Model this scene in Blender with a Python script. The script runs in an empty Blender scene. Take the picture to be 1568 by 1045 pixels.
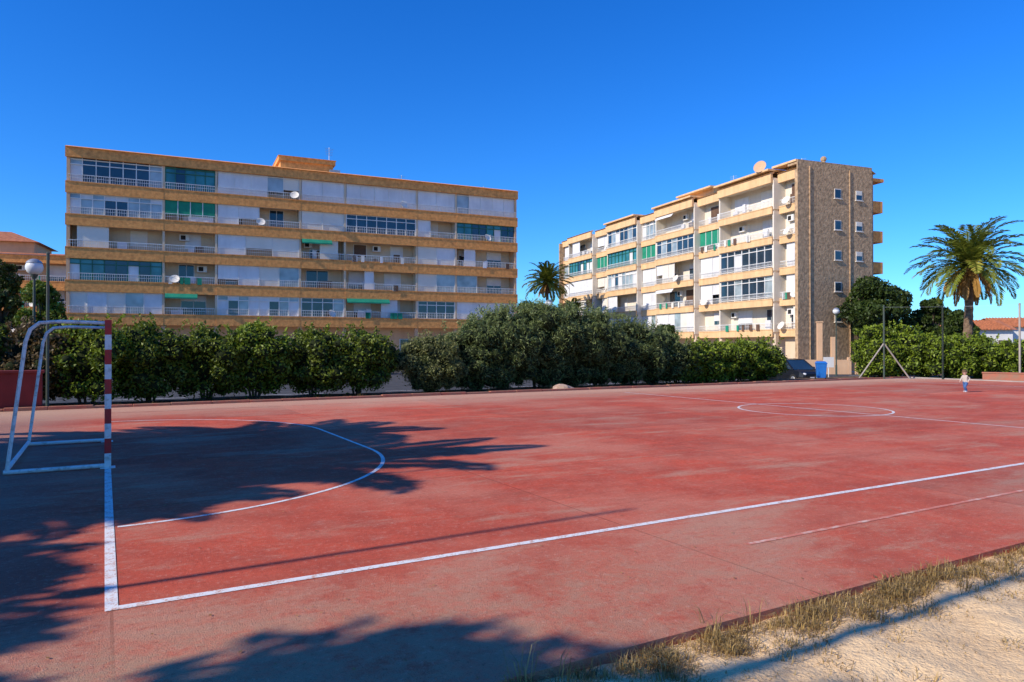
import bpy, math, random
import numpy as np
from mathutils import Vector, Matrix, noise
rad=math.radians
random.seed(7); np.random.seed(7)
scene=bpy.context.scene
scene.view_settings.view_transform='Standard'
scene.view_settings.look='None'
scene.view_settings.exposure=0
COL=scene.collection
# ------------------------------------------------------------------ materials
def new_mat(name):
    m=bpy.data.materials.new(name); m.use_nodes=True
    nt=m.node_tree; b=nt.nodes['Principled BSDF']
    return m,nt,b
def N(nt,t,**k):
    n=nt.nodes.new(t)
    for a,v in k.items(): setattr(n,a,v)
    return n
def noise_n(nt,co,scale,detail=4,rough=.6):
    n=N(nt,'ShaderNodeTexNoise'); n.inputs['Scale'].default_value=scale
    n.inputs['Detail'].default_value=detail; n.inputs['Roughness'].default_value=rough
    nt.links.new(co,n.inputs['Vector']); return n
def ramp(nt,fac,a,b,ca=(0,0,0,1),cb=(1,1,1,1)):
    r=N(nt,'ShaderNodeValToRGB'); e=r.color_ramp.elements
    e[0].position=a; e[1].position=b; e[0].color=ca; e[1].color=cb
    nt.links.new(fac,r.inputs[0]); return r
def mix(nt,fac,a,b,mode='MIX'):
    n=N(nt,'ShaderNodeMix'); n.data_type='RGBA'; n.blend_type=mode
    for i,v in ((0,fac),(6,a),(7,b)):
        if hasattr(v,'is_output'): nt.links.new(v,n.inputs[i])
        elif isinstance(v,(int,float)): n.inputs[i].default_value=v
        else: n.inputs[i].default_value=(v[0],v[1],v[2],1)
    return n.outputs[2]
def mathn(nt,op,a,b=None):
    n=N(nt,'ShaderNodeMath'); n.operation=op
    for i,v in ((0,a),(1,b)):
        if v is None: continue
        if hasattr(v,'is_output'): nt.links.new(v,n.inputs[i])
        else: n.inputs[i].default_value=v
    return n.outputs[0]
def bump(nt,b,h,strength,dist):
    n=N(nt,'ShaderNodeBump'); n.inputs['Strength'].default_value=strength
    n.inputs['Distance'].default_value=dist
    nt.links.new(h,n.inputs['Height']); nt.links.new(n.outputs[0],b.inputs['Normal'])
def proc(name,c1,c2=None,scale=3,rough=.8,bs=0,bscale=None,metal=0,spec=.3,detail=3,lo=.35,hi=.65,dirt=0,bd=.05):
    m,nt,b=new_mat(name)
    co=N(nt,'ShaderNodeTexCoord').outputs['Object']
    if c2 is None: c2=tuple(x*.85 for x in c1)
    n=noise_n(nt,co,scale,detail)
    r=ramp(nt,n.outputs[0],lo,hi,(*c1,1),(*c2,1))
    out=r.outputs[0]
    if dirt:
        mp=N(nt,'ShaderNodeMapping'); mp.inputs['Scale'].default_value=(1.6,1.6,.25); nt.links.new(co,mp.inputs[0])
        d=noise_n(nt,mp.outputs[0],1.2,4,.7); dr=ramp(nt,d.outputs[0],.42,.75)
        out=mix(nt,mathn(nt,'MULTIPLY',dr.outputs[0],dirt),out,tuple(x*.4 for x in c1))
    nt.links.new(out,b.inputs['Base Color'])
    b.inputs['Roughness'].default_value=rough; b.inputs['Metallic'].default_value=metal
    b.inputs['Specular IOR Level'].default_value=spec
    if bs:
        n2=noise_n(nt,co,bscale or scale*3,3); bump(nt,b,n2.outputs[0],bs,bd)
    return m
def leaf_mat(name,cd,cl,cy=None,tr_=.25):
    m,nt,b=new_mat(name)
    at=N(nt,'ShaderNodeAttribute'); at.attribute_name='leaf_tone'
    r=ramp(nt,at.outputs['Fac'],.1,.95,(*cd,1),(*cl,1))
    if cy:
        e=r.color_ramp.elements.new(.80); e.color=(*cl,1); r.color_ramp.elements[-1].color=(*cy,1)
    nt.links.new(r.outputs[0],b.inputs['Base Color'])
    b.inputs['Roughness'].default_value=.5; b.inputs['Specular IOR Level'].default_value=.3
    tr=N(nt,'ShaderNodeBsdfTranslucent'); nt.links.new(r.outputs[0],tr.inputs[0])
    ms=N(nt,'ShaderNodeMixShader'); ms.inputs[0].default_value=tr_
    nt.links.new(b.outputs[0],ms.inputs[1]); nt.links.new(tr.outputs[0],ms.inputs[2])
    nt.links.new(ms.outputs[0],nt.nodes['Material Output'].inputs[0])
    return m
M={}
M['peach']=proc('render_peach',(.72,.45,.26),(.66,.40,.23),1.2,.85,dirt=.25)
M['cream']=proc('render_cream',(.72,.57,.40),(.66,.52,.36),1.0,.85,dirt=.2)
M['offwhite']=proc('render_offwhite',(.78,.70,.58),(.72,.64,.52),1.0,.85,dirt=.2)
M['white']=proc('paint_white',(.82,.80,.75),(.74,.72,.68),1.3,.6,dirt=.12)
M['rail']=proc('rail_white',(.78,.77,.74),(.62,.61,.58),3,.5)
M['stone_o']=proc('stone_cladding_orange',(.96,.42,.12),(.58,.23,.07),3.4,.9,bs=.35,bscale=4,lo=.36,hi=.70,detail=5,dirt=.25)
M['band_y']=proc('band_ochre',(.86,.55,.28),(.76,.48,.24),1.0,.85,bs=.2,dirt=.4)
M['stone_b']=proc('stone_cladding_brown',(.60,.40,.23),(.32,.21,.12),3.2,.95,bs=.8,bscale=5,detail=5)
M['tile']=proc('roof_tile_terracotta',(.55,.20,.09),(.36,.13,.06),3,.85,bs=.6)
M['shut']=proc('blind_white',(.80,.79,.78),(.68,.67,.67),.6,.6,dirt=.2)
M['shut2']=proc('blind_cream',(.80,.74,.64),(.72,.66,.56),.6,.6)
M['brown']=proc('shutter_brown',(.16,.09,.055),(.11,.06,.04),2,.6)
M['awn']=proc('awning_green',(.02,.28,.16),(.015,.22,.13),2,.8)
M['frame_g']=proc('frame_green',(.03,.16,.10),(.02,.12,.08),2,.4)
M['dark']=proc('dark_interior',(.03,.028,.026),(.02,.02,.02),2,.9)
def glass(name,c,r=.06):
    m,nt,b=new_mat(name)
    co=N(nt,'ShaderNodeTexCoord').outputs['Object']; n=noise_n(nt,co,.7,2)
    rr=ramp(nt,n.outputs[0],.35,.65,(*c,1),(*[x*.55 for x in c],1))
    nt.links.new(rr.outputs[0],b.inputs['Base Color']); b.inputs['Roughness'].default_value=r
    b.inputs['Specular IOR Level'].default_value=.8
    return m
M['gd']=glass('glass_dark_blue',(.025,.055,.085))
M['gl']=glass('glass_light',(.40,.48,.50),.12)
M['gt']=glass('glass_teal',(.05,.24,.24),.08)
M['metal']=proc('galvanised_metal',(.45,.46,.46),(.35,.36,.36),6,.45,metal=.6)
M['greenpost']=proc('post_dark_green',(.05,.09,.07),(.08,.08,.06),6,.6)
M['paint_w']=proc('goal_paint_white',(.80,.79,.75),(.50,.44,.38),11,.45,lo=.5,hi=.72)
M['paint_r']=proc('goal_paint_red',(.55,.03,.03),(.32,.05,.04),11,.45,lo=.5,hi=.72)
M['globe']=proc('lamp_globe',(.75,.75,.73),(.7,.7,.68),3,.3)
M['bark']=proc('bark',(.13,.09,.06),(.07,.05,.035),6,.95)
M['palmbark']=proc('palm_bark',(.26,.17,.10),(.13,.08,.05),5,.95,bs=1,bscale=9)
M['maroon']=proc('wall_maroon',(.26,.035,.03),(.18,.03,.025),1.5,.8,dirt=.3)
M['redkerb']=proc('kerb_red',(.50,.15,.09),(.36,.19,.12),2.5,.9,bs=.4)
M['concrete']=proc('concrete',(.44,.38,.32),(.34,.30,.25),1.2,.9,bs=.2,dirt=.3)
M['asphalt']=proc('asphalt',(.085,.083,.08),(.055,.055,.054),1.5,.9,bs=.2,bscale=20)
M['kerb']=proc('kerb_concrete',(.45,.43,.40),(.36,.34,.32),2,.9)
M['rock']=proc('rock',(.55,.38,.28),(.34,.23,.17),3,.9,bs=.6)
L_hedge=leaf_mat('leaves_hedge',(.045,.065,.008),(.19,.25,.022),(.34,.34,.05))
L_hedge2=leaf_mat('leaves_hedge_bright',(.06,.10,.008),(.25,.33,.024),(.38,.40,.055))
L_round=leaf_mat('leaves_round_bush',(.09,.10,.03),(.27,.28,.09),(.36,.32,.14))
L_olean=leaf_mat('leaves_oleander',(.06,.09,.025),(.23,.28,.085),(.40,.43,.21))
L_redl=leaf_mat('leaves_reddish',(.07,.045,.015),(.20,.13,.05))
L_tree=leaf_mat('leaves_tree',(.018,.034,.007),(.08,.12,.020))
L_palm=leaf_mat('leaves_palm',(.08,.11,.012),(.25,.28,.035),(.48,.38,.07))
L_dead=leaf_mat('leaves_palm_dry',(.26,.13,.03),(.54,.30,.08))
L_dry=leaf_mat('grass_dry',(.20,.12,.04),(.60,.41,.15))
core=proc('foliage_core_dark',(.022,.032,.006),(.012,.018,.004),3,1)  # solid dark filler behind the leaves, inner shade put into its colour
# ------------------------------------------------------------------ mesh helpers
class MB:
    def __init__(s): s.v=[];s.f=[];s.m=[]
    def add(s,v,f,m=0):
        o=len(s.v); s.v+=[tuple(p) for p in v]; s.f+=[tuple(i+o for i in q) for q in f]; s.m+=[m]*len(f)
    def box(s,x0,x1,y0,y1,z0,z1,m=0):
        s.add([(x0,y0,z0),(x1,y0,z0),(x1,y1,z0),(x0,y1,z0),(x0,y0,z1),(x1,y0,z1),(x1,y1,z1),(x0,y1,z1)],
              [(0,3,2,1),(4,5,6,7),(0,1,5,4),(1,2,6,5),(2,3,7,6),(3,0,4,7)],m)
    def quad(s,a,b,c,d,m=0): s.add([a,b,c,d],[(0,1,2,3)],m)
    def tube(s,pts,rs,n=8,m=0,caps=True):
        pts=[Vector(p) for p in pts]
        if not isinstance(rs,(list,tuple)): rs=[rs]*len(pts)
        vs=[];prev=None
        for i,p in enumerate(pts):
            if i==0:d=pts[1]-p
            elif i==len(pts)-1:d=p-pts[i-1]
            else:d=(pts[i+1]-p).normalized()+(p-pts[i-1]).normalized()
            d.normalize()
            if prev is None:
                a=d.orthogonal().normalized()
            else:
                a=(prev-d*prev.dot(d)).normalized()
            prev=a; b=d.cross(a)
            for k in range(n):
                t=2*math.pi*k/n; vs.append(p+(a*math.cos(t)+b*math.sin(t))*rs[i])
        fs=[]
        for i in range(len(pts)-1):
            for k in range(n):
                k2=(k+1)%n; fs.append((i*n+k,i*n+k2,(i+1)*n+k2,(i+1)*n+k))
        if caps:
            fs.append(tuple(range(n-1,-1,-1))); fs.append(tuple((len(pts)-1)*n+k for k in range(n)))
        s.add(vs,fs,m)
    def ball(s,c,r,nu=12,nv=8,m=0,v0=0,v1=math.pi,sx=1,sy=1,sz=1):
        vs=[];fs=[]
        for j in range(nv+1):
            t=v0+(v1-v0)*j/nv
            for i in range(nu):
                p=2*math.pi*i/nu
                vs.append((c[0]+r*sx*math.sin(t)*math.cos(p),c[1]+r*sy*math.sin(t)*math.sin(p),c[2]+r*sz*math.cos(t)))
        for j in range(nv):
            for i in range(nu):
                i2=(i+1)%nu; fs.append((j*nu+i,(j+1)*nu+i,(j+1)*nu+i2,j*nu+i2))
        s.add(vs,fs,m)
    def make(s,name,mats,parent=None,smooth=False,bevel=0):
        me=bpy.data.meshes.new(name); me.from_pydata(s.v,[],s.f)
        if not isinstance(mats,(list,tuple)): mats=[mats]
        for m in mats: me.materials.append(m)
        me.polygons.foreach_set('material_index',s.m)
        if smooth: me.polygons.foreach_set('use_smooth',[True]*len(s.f))
        me.update()
        o=bpy.data.objects.new(name,me); COL.objects.link(o)
        if parent: o.parent=parent
        if bevel:
            b=o.modifiers.new('b','BEVEL'); b.width=bevel; b.segments=2; b.limit_method='ANGLE'
        return o
def empty(name,loc=(0,0,0),rot=0):
    e=bpy.data.objects.new(name,None); e.location=loc; e.rotation_euler=(0,0,rot); COL.objects.link(e)
    e.empty_display_size=.2
    return e
def place(o,loc,rot=0):
    o.location=loc; o.rotation_euler=(0,0,rot); return o
# court frame
CX,CY=-2.51,4.485; CA=rad(29.72); ca,sa=math.cos(CA),math.sin(CA)
def W(x,y,z=0): return (CX+ca*x-sa*y, CY+sa*x+ca*y, z)
def invW(X,Y): return ((X-CX)*ca+(Y-CY)*sa, -(X-CX)*sa+(Y-CY)*ca)
def sstep(a,b,x):
    t=min(1,max(0,(x-a)/(b-a))); return t*t*(3-2*t)
def gz(x,y):   # court-local ground height
    return -.05-.07*sstep(2,8,y)-.48*sstep(21,23.2,y)
def gzW(X,Y): return gz(*invW(X,Y))
# ------------------------------------------------------------------ ground
def axis(segs):
    out=[]
    for a,b,st in segs:
        n=max(1,int(round((b-a)/st))); out+=[a+(b-a)*i/n for i in range(n)]
    out.append(segs[-1][1]); return out
xs=axis([(-900,-100,200),(-100,-10,15),(-10,1,1.5),(1,14,.08),(14,40,2),(40,120,16),(120,1100,200)])
ys=axis([(-900,-50,200),(-50,-9,5),(-9,-1.9,.08),(-1.9,16,4),(16,24.5,.4),(24.5,80,8),(80,1300,250)])
vs=[]
for y in ys:
    for x in xs:
        z=gz(x,y)
        if 1<=x<=14 and -9<=y<-1.9:
            k=min(1,max(0,(-1.95-y)/.8))
            z+=.05*k*(noise.noise((x*1.1,y*1.1,0)))+(.008+.030*k)*noise.noise((x*3.1,y*3.1,3))+.018*noise.noise((x*6,y*6,5))-.006
        elif 16.8<y<22: z+=.06*noise.noise((x*.9,y*1.3,0))
        vs.append((x,y,z))
nx=len(xs); fs=[(j*nx+i,j*nx+i+1,(j+1)*nx+i+1,(j+1)*nx+i) for j in range(len(ys)-1) for i in range(nx-1)]
m,nt,b=new_mat('ground_sand_soil')
co=N(nt,'ShaderNodeTexCoord').outputs['Object']; sep=N(nt,'ShaderNodeSeparateXYZ'); nt.links.new(co,sep.inputs[0])
n1=noise_n(nt,co,1.3,5,.65); n2=noise_n(nt,co,14,4,.7)
sand=ramp(nt,n1.outputs[0],.3,.7,(.95,.67,.36,1),(.80,.53,.27,1)).outputs[0]
sand=mix(nt,mathn(nt,'MULTIPLY',ramp(nt,n2.outputs[0],.57,.74).outputs[0],.8),sand,(.48,.30,.15))
n3=noise_n(nt,co,3.5,5,.75)
soil=ramp(nt,n3.outputs[0],.38,.66,(.085,.052,.032,1),(.32,.20,.11,1)).outputs[0]
ny=mathn(nt,'ADD',sep.outputs[1],mathn(nt,'MULTIPLY',n1.outputs[0],1.2))
f1=ramp(nt,mathn(nt,'MULTIPLY',mathn(nt,'SUBTRACT',ny,10.),.1),.0,.1).outputs[0]
f2=ramp(nt,mathn(nt,'MULTIPLY',mathn(nt,'SUBTRACT',ny,20.),.1),.3,.4).outputs[0]
pave=ramp(nt,n1.outputs[0],.3,.7,(.40,.32,.26,1),(.30,.25,.2,1)).outputs[0]
c=mix(nt,f1,sand,soil); c=mix(nt,f2,c,pave)
nt.links.new(c,b.inputs['Base Color']); b.inputs['Roughness'].default_value=.95; b.inputs['Specular IOR Level'].default_value=.1
hh=mathn(nt,'ADD',noise_n(nt,co,9,4,.7).outputs[0],mathn(nt,'MULTIPLY',noise_n(nt,co,60,2).outputs[0],.35))
bump(nt,b,hh,.6,.05)
g=MB(); g.add(vs,fs); go=g.make('ground',m,smooth=True); place(go,(CX,CY,0),CA)
# ---- court slab
m,nt,b=new_mat('court_paint_red_worn')
co=N(nt,'ShaderNodeTexCoord').outputs['Object']; sep=N(nt,'ShaderNodeSeparateXYZ'); nt.links.new(co,sep.inputs[0])
big=noise_n(nt,co,.33,5,.62); mid=noise_n(nt,co,1.1,6,.72); fine=noise_n(nt,co,22,4,.75); grit=noise_n(nt,co,120,2,.8)
mot=noise_n(nt,co,4.2,6,.78)
red=ramp(nt,mid.outputs[0],.36,.62,(.78,.125,.062,1),(.58,.105,.058,1)).outputs[0]
c=mix(nt,mathn(nt,'MULTIPLY',ramp(nt,big.outputs[0],.46,.60).outputs[0],.7),red,(.74,.25,.15))
mp=N(nt,'ShaderNodeMapping'); mp.inputs['Scale'].default_value=(.28,.9,1); nt.links.new(co,mp.inputs[0])
st=noise_n(nt,mp.outputs[0],1.0,8,.78)
c=mix(nt,mathn(nt,'MULTIPLY',ramp(nt,st.outputs[0],.52,.62).outputs[0],.65),c,(.64,.34,.21))
dk=ramp(nt,st.outputs[0],.36,.46,(1,1,1,1),(0,0,0,1)).outputs[0]
c=mix(nt,mathn(nt,'MULTIPLY',dk,.4),c,(.38,.09,.055))
mo=ramp(nt,mot.outputs[0],.54,.68).outputs[0]
c=mix(nt,mathn(nt,'MULTIPLY',mo,.4),c,(.68,.34,.23))
mo2=ramp(nt,mot.outputs[0],.34,.46,(1,1,1,1),(0,0,0,1)).outputs[0]
c=mix(nt,mathn(nt,'MULTIPLY',mo2,.35),c,(.44,.09,.05))
br=N(nt,'ShaderNodeTexBrick'); nt.links.new(co,br.inputs['Vector'])
br.offset=0; br.inputs['Scale'].default_value=1; br.inputs['Brick Width'].default_value=4.1; br.inputs['Row Height'].default_value=3.1
br.inputs['Mortar Size'].default_value=.010; br.inputs['Color1'].default_value=(1,1,1,1); br.inputs['Color2'].default_value=(.74,.82,.88,1); br.inputs['Mortar'].default_value=(.6,.56,.56,1)
c=mix(nt,.85,c,br.outputs[0],'MULTIPLY')
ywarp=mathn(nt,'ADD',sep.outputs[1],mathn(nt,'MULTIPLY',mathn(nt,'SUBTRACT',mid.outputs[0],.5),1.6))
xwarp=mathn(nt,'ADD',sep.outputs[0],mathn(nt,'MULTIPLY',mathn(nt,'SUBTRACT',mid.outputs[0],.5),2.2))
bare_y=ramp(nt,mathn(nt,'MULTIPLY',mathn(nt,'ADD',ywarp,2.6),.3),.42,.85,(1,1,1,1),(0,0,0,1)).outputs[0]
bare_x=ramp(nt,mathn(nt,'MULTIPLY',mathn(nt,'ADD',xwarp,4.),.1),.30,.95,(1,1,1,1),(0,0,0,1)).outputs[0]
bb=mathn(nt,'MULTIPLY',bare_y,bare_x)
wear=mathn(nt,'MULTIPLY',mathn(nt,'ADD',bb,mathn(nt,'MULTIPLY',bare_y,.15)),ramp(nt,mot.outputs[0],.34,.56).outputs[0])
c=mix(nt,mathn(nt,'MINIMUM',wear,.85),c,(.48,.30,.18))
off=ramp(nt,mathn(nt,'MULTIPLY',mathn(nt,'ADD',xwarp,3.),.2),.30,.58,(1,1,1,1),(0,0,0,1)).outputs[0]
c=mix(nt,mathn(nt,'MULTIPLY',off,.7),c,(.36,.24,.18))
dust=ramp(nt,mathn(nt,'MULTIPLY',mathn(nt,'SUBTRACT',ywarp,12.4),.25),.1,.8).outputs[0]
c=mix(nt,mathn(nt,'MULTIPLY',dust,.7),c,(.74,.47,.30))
sp=ramp(nt,fine.outputs[0],.56,.70).outputs[0]
c=mix(nt,mathn(nt,'MULTIPLY',sp,.5),c,(.78,.46,.32))
fs2=ramp(nt,fine.outputs[0],.30,.42,(1,1,1,1),(0,0,0,1)).outputs[0]
c=mix(nt,mathn(nt,'MULTIPLY',fs2,.6),c,(.26,.065,.04))
sp2=ramp(nt,grit.outputs[0],.35,.45,(1,1,1,1),(0,0,0,1)).outputs[0]
c=mix(nt,mathn(nt,'MULTIPLY',sp2,.6),c,(.18,.055,.035))
nt.links.new(c,b.inputs['Base Color']); b.inputs['Roughness'].default_value=.88; b.inputs['Specular IOR Level'].default_value=.15
bump(nt,b,mathn(nt,'ADD',grit.outputs[0],fine.outputs[0]),.6,.015)
MC=m
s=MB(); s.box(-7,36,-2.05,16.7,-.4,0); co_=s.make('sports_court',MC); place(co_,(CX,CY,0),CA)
m,nt,b=new_mat('line_paint_white')
co=N(nt,'ShaderNodeTexCoord').outputs['Object']; a=noise_n(nt,co,9,5,.75); a2=noise_n(nt,co,60,2,.7)
f=mathn(nt,'ADD',mathn(nt,'MULTIPLY',a.outputs[0],.6),mathn(nt,'MULTIPLY',a2.outputs[0],.4))
r=ramp(nt,f,.49,.60,(.86,.83,.76,1),(.66,.36,.24,1)); nt.links.new(r.outputs[0],b.inputs['Base Color']); b.inputs['Roughness'].default_value=.7
ML=m
m,nt,b=new_mat('line_paint_faded')
co=N(nt,'ShaderNodeTexCoord').outputs['Object']; a=noise_n(nt,co,5,5,.75)
r=ramp(nt,a.outputs[0],.38,.50,(.76,.50,.37,1),(.66,.20,.12,1)); nt.links.new(r.outputs[0],b.inputs['Base Color']); b.inputs['Roughness'].default_value=.8
MF=m
lines=MB()
def strip(pts,w,m=0,z=.004):
    for i in range(len(pts)-1):
        a=Vector((*pts[i],0)); c2=Vector((*pts[i+1],0)); d=(c2-a).normalized(); n=Vector((-d.y,d.x,0))*w/2
        lines.quad(*[(q.x,q.y,z) for q in (a-n,c2-n,c2+n,a+n)],m)
def arcp(cx,cy,r,a0,a1,n):
    return [(cx+r*math.cos(rad(a0+(a1-a0)*i/n)),cy+r*math.sin(rad(a0+(a1-a0)*i/n))) for i in range(n+1)]
LW=.075
strip([(LW/2,0),(32,0)],LW); strip([(0,-LW/2),(0,14.95)],LW,z=.0045)
strip([(32,0),(32,14.95)],LW); strip([(.04,14.95),(32,14.95)],LW*.8,1,z=.005)
strip(arcp(0,5.95,3.66,-89,0,30)+[(3.66,9.0)]+arcp(0,9.0,3.66,0,89,30)[1:],.055)
strip([(16,.05),(16,5.7)],.06,0); strip([(16,5.7),(16,14.9)],.06,0)
strip(arcp(15.95,7.1,1.85,0,360,64),.06,z=.006)
strip([(4.6,-.95),(14,-.95)],.05,1)
lo=lines.make('court_line_markings',[ML,MF]); place(lo,(CX,CY,0),CA)
k=MB(); x=-7.
while x<36:
    w=random.uniform(.9,1.1)
    k.box(x,x+w-.015,16.7+random.uniform(0,.02),16.88,-.3,.07+random.uniform(-.012,.02)); x+=w
ko=k.make('court_kerb',M['redkerb'],bevel=.01); place(ko,(CX,CY,0),CA)
k=MB(); k.box(36.0,36.15,-2.05,16.9,-.3,.05); place(k.make('court_end_kerb',M['concrete'],bevel=.01),(CX,CY,0),CA)
def sheet(name,x0,x1,y0,y1,z,mat):
    q=MB(); q.quad((x0,y0,z),(x1,y0,z),(x1,y1,z),(x0,y1,z)); o=q.make(name,mat); place(o,(CX,CY,0),CA); return o
sheet('road',-150,250,24.2,33,-.591,M['asphalt'])
sheet('parking_area',-60,30,33,57,-.587,M['asphalt'])
k=MB(); k.box(-150,250,24.05,24.2,-.7,-.48); k.box(30.0,250,33,33.15,-.7,-.47); k.box(-60,30,57,57.15,-.7,-.47)
place(k.make('road_kerb',M['kerb']),(CX,CY,0),CA)
k=MB()
for i in range(-20,40): k.quad((i*6,28.5,-.583),(i*6+3,28.5,-.583),(i*6+3,28.62,-.583),(i*6,28.62,-.583))
for i in range(-20,10): k.quad((i*2.6,45,-.581),(i*2.6+.1,45,-.581),(i*2.6+.1,50,-.581),(i*2.6,50,-.581))
place(k.make('road_markings',M['white']),(CX,CY,0),CA)
# ------------------------------------------------------------------ buildings
def building(name,loc,ang,bays,offs,zs,ztop,depth,fills,bandm,wallm,endm,bandlo=-.55,bandhi=.40,seed=1,zbase=-.7,groundm=None,tilem=None,pdish=.24,pawn=.3):
    rng=random.Random(seed); E=empty(name,loc,ang); L=bays[-1]
    P={k:MB() for k in ['walls','ground_floor','bands','end_walls','railings','blinds','blinds_cream','frames','frames_green','glass','glass_light','glass_teal','awnings','shutters','roof','dishes','interior','air_conditioners']}
    back=1.5
    P['walls'].box(.25,L-.25,back,depth,zs[0]-.2,zs[-1]+.0)
    P['ground_floor'].box(.25,L-.25,back,depth,zbase,zs[0]-.203)
    P['end_walls'].box(0,.25,.1,depth+.01,zbase,ztop-.3); P['end_walls'].box(L-.25,L,.1,depth+.01,zbase,ztop-.3)
    nf=len(zs)-1
    for fi,z in enumerate(zs):
        top=(fi==nf)
        for bi in range(len(bays)-1):
            x0,x1=bays[bi],bays[bi+1]; o=offs[bi]
            a=x0+(.0 if bi else -.08); c=x1+(0.08 if bi==len(bays)-2 else 0)
            if top:
                P['bands'].box(a,c,o-.12,o+.12,z-.45,ztop)
                P['walls'].box(x0+.02,x1-.02,o+.12,back+.02,z-.2,z+.02)
                P['roof'].add([(a,o-.28,ztop+.002),(c,o-.28,ztop+.002),(c,o+.3,ztop+.2),(a,o+.3,ztop+.2),(a,o+.3,ztop+.002),(c,o+.3,ztop+.002)],[(0,1,2,3),(3,2,5,4),(0,3,4),(1,5,2),(0,4,5,1)])
            else:
                P['bands'].box(a,c,o,o+.14,z+bandlo,z+bandhi)
                P['walls'].box(x0+.02,x1-.02,o+.14,back+.02,z-.2,z+.0)
                P['bands'].box(a,c,o-.04,o-.001,z+bandhi-.07,z+bandhi+.012)
                rx0,rx1=x0+.12,x1-.12; zt=z+bandhi+.55
                P['railings'].box(rx0,rx1,o+.03,o+.07,zt,zt+.05)
                P['railings'].box(rx0,rx1,o+.04,o+.06,zt-.25,zt-.225)
                n=int((rx1-rx0)/.17)
                for i in range(n+1):
                    xx=rx0+(rx1-rx0)*i/n; P['railings'].box(xx-.012,xx+.012,o+.035,o+.06,z+bandhi,zt)
    for fi in range(nf):
        z=zs[fi]; zc=zs[fi+1]+bandlo; row=fills[nf-1-fi]
        for bi in range(len(bays)-1):
            x0,x1=bays[bi],bays[bi+1]; o=offs[bi]; kind=row[bi]
            if bi>0:
                oo=min(offs[bi-1],o)
                P['walls'].box(x0-.09,x0+.09,oo+.16,back+.02,z+.001,zs[fi+1]-.2)
            a,c=x0+.12,x1-.12; w=c-a
            nd=2 if w>5 else 1
            for d in range(nd):
                xc=a+w*(d+.5)/nd+rng.uniform(-.4,.4); hw=rng.choice([.6,.8,1.0]); zl=z+(.0 if rng.random()<.6 else .9); zh=z+2.15
                P['frames'].box(xc-hw-.06,xc+hw+.06,back-.05,back-.002,zl,zh+.06)
                hz=rng.choice([0,.5,.8,1.2])
                if rng.random()<.3: P['shutters' if rng.random()<.5 else 'blinds_cream'].box(xc-hw,xc+hw,back-.08,back-.051,zl+.04,zh)
                else:
                    P['glass'].box(xc-hw,xc-.03,back-.07,back-.051,zl+.06,zh-hz); P['glass'].box(xc+.03,xc+hw,back-.07,back-.051,zl+.06,zh-hz)
                    if hz: P['blinds'].box(xc-hw,xc+hw,back-.08,back-.051,zh-hz+.003,zh)
            if kind=='o' or kind[0]=='a':
                if rng.random()<.5:
                    xa=a+rng.uniform(.3,w-1.2); za=z+1.55
                    P['air_conditioners'].box(xa,xa+.8,back-.4,back-.1,za,za+.55)
                    P['interior'].box(xa+.1,xa+.5,back-.41,back-.401,za+.08,za+.47)
                for _ in range(2):
                    xa=a+rng.uniform(.3,w-1.2); P['blinds' if rng.random()<.6 else 'shutters'].box(xa,xa+rng.uniform(.3,.8),.6+o,.8+o,z+.02,z+rng.uniform(.8,1.3))
                if rng.random()<.55:
                    xa=a+rng.uniform(0,w*.6); ww=rng.uniform(.8,2.4)
                    P['blinds' if rng.random()<.6 else 'blinds_cream'].box(xa,min(c,xa+ww),o+.2,o+.24,z+.3,zc+.3)
                if rng.random()<.6:
                    P['blinds'].box(a+.2,c-.2,o+.18,o+.32,zc+.02,zc+.16)
                if rng.random()<pawn and w>5:
                    xa=a+.2; xb=a+w*.5; P['blinds'].add([(xa,o+.2,zc+.1),(xb,o+.2,zc+.1),(xb,o-.25,zc-.45),(xa,o-.25,zc-.45)],[(0,1,2,3)])
                if rng.random()<.4:
                    for _ in range(rng.randint(2,5)):
                        xa=a+rng.uniform(.2,w-.6); P[rng.choice(['blinds','shutters','awnings','blinds_cream'])].box(xa,xa+rng.uniform(.25,.5),o-.1,o-.085,z+bandhi-.1,z+bandhi+.5)
            if kind in('s','sc','h'):
                n=max(1,int(round(w/rng.choice([1.3,1.6,2.2])))); lim=n if kind!='h' else max(1,int(n*.6))
                for i in range(lim):
                    xa=a+w*i/n; xb=a+w*(i+1)/n
                    yy=o+.2+rng.uniform(0,.03); pp='blinds' if kind!='sc' else 'blinds_cream'
                    if rng.random()<.12: pp='blinds_cream'
                    if rng.random()<.14: pp='glass_light'
                    zb=z+.3 if rng.random()<.8 else z+rng.uniform(.9,1.3)
                    P[pp].box(xa+.02,xb-.02,yy,yy+.04,zb,zc+.35)
                    P['frames'].box(xb-.02,xb+.02,o+.17,o+.21,z,zc+.35)
                P['frames'].box(a,c,o+.15,o+.19,zc-.02,zc+.04)
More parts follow.
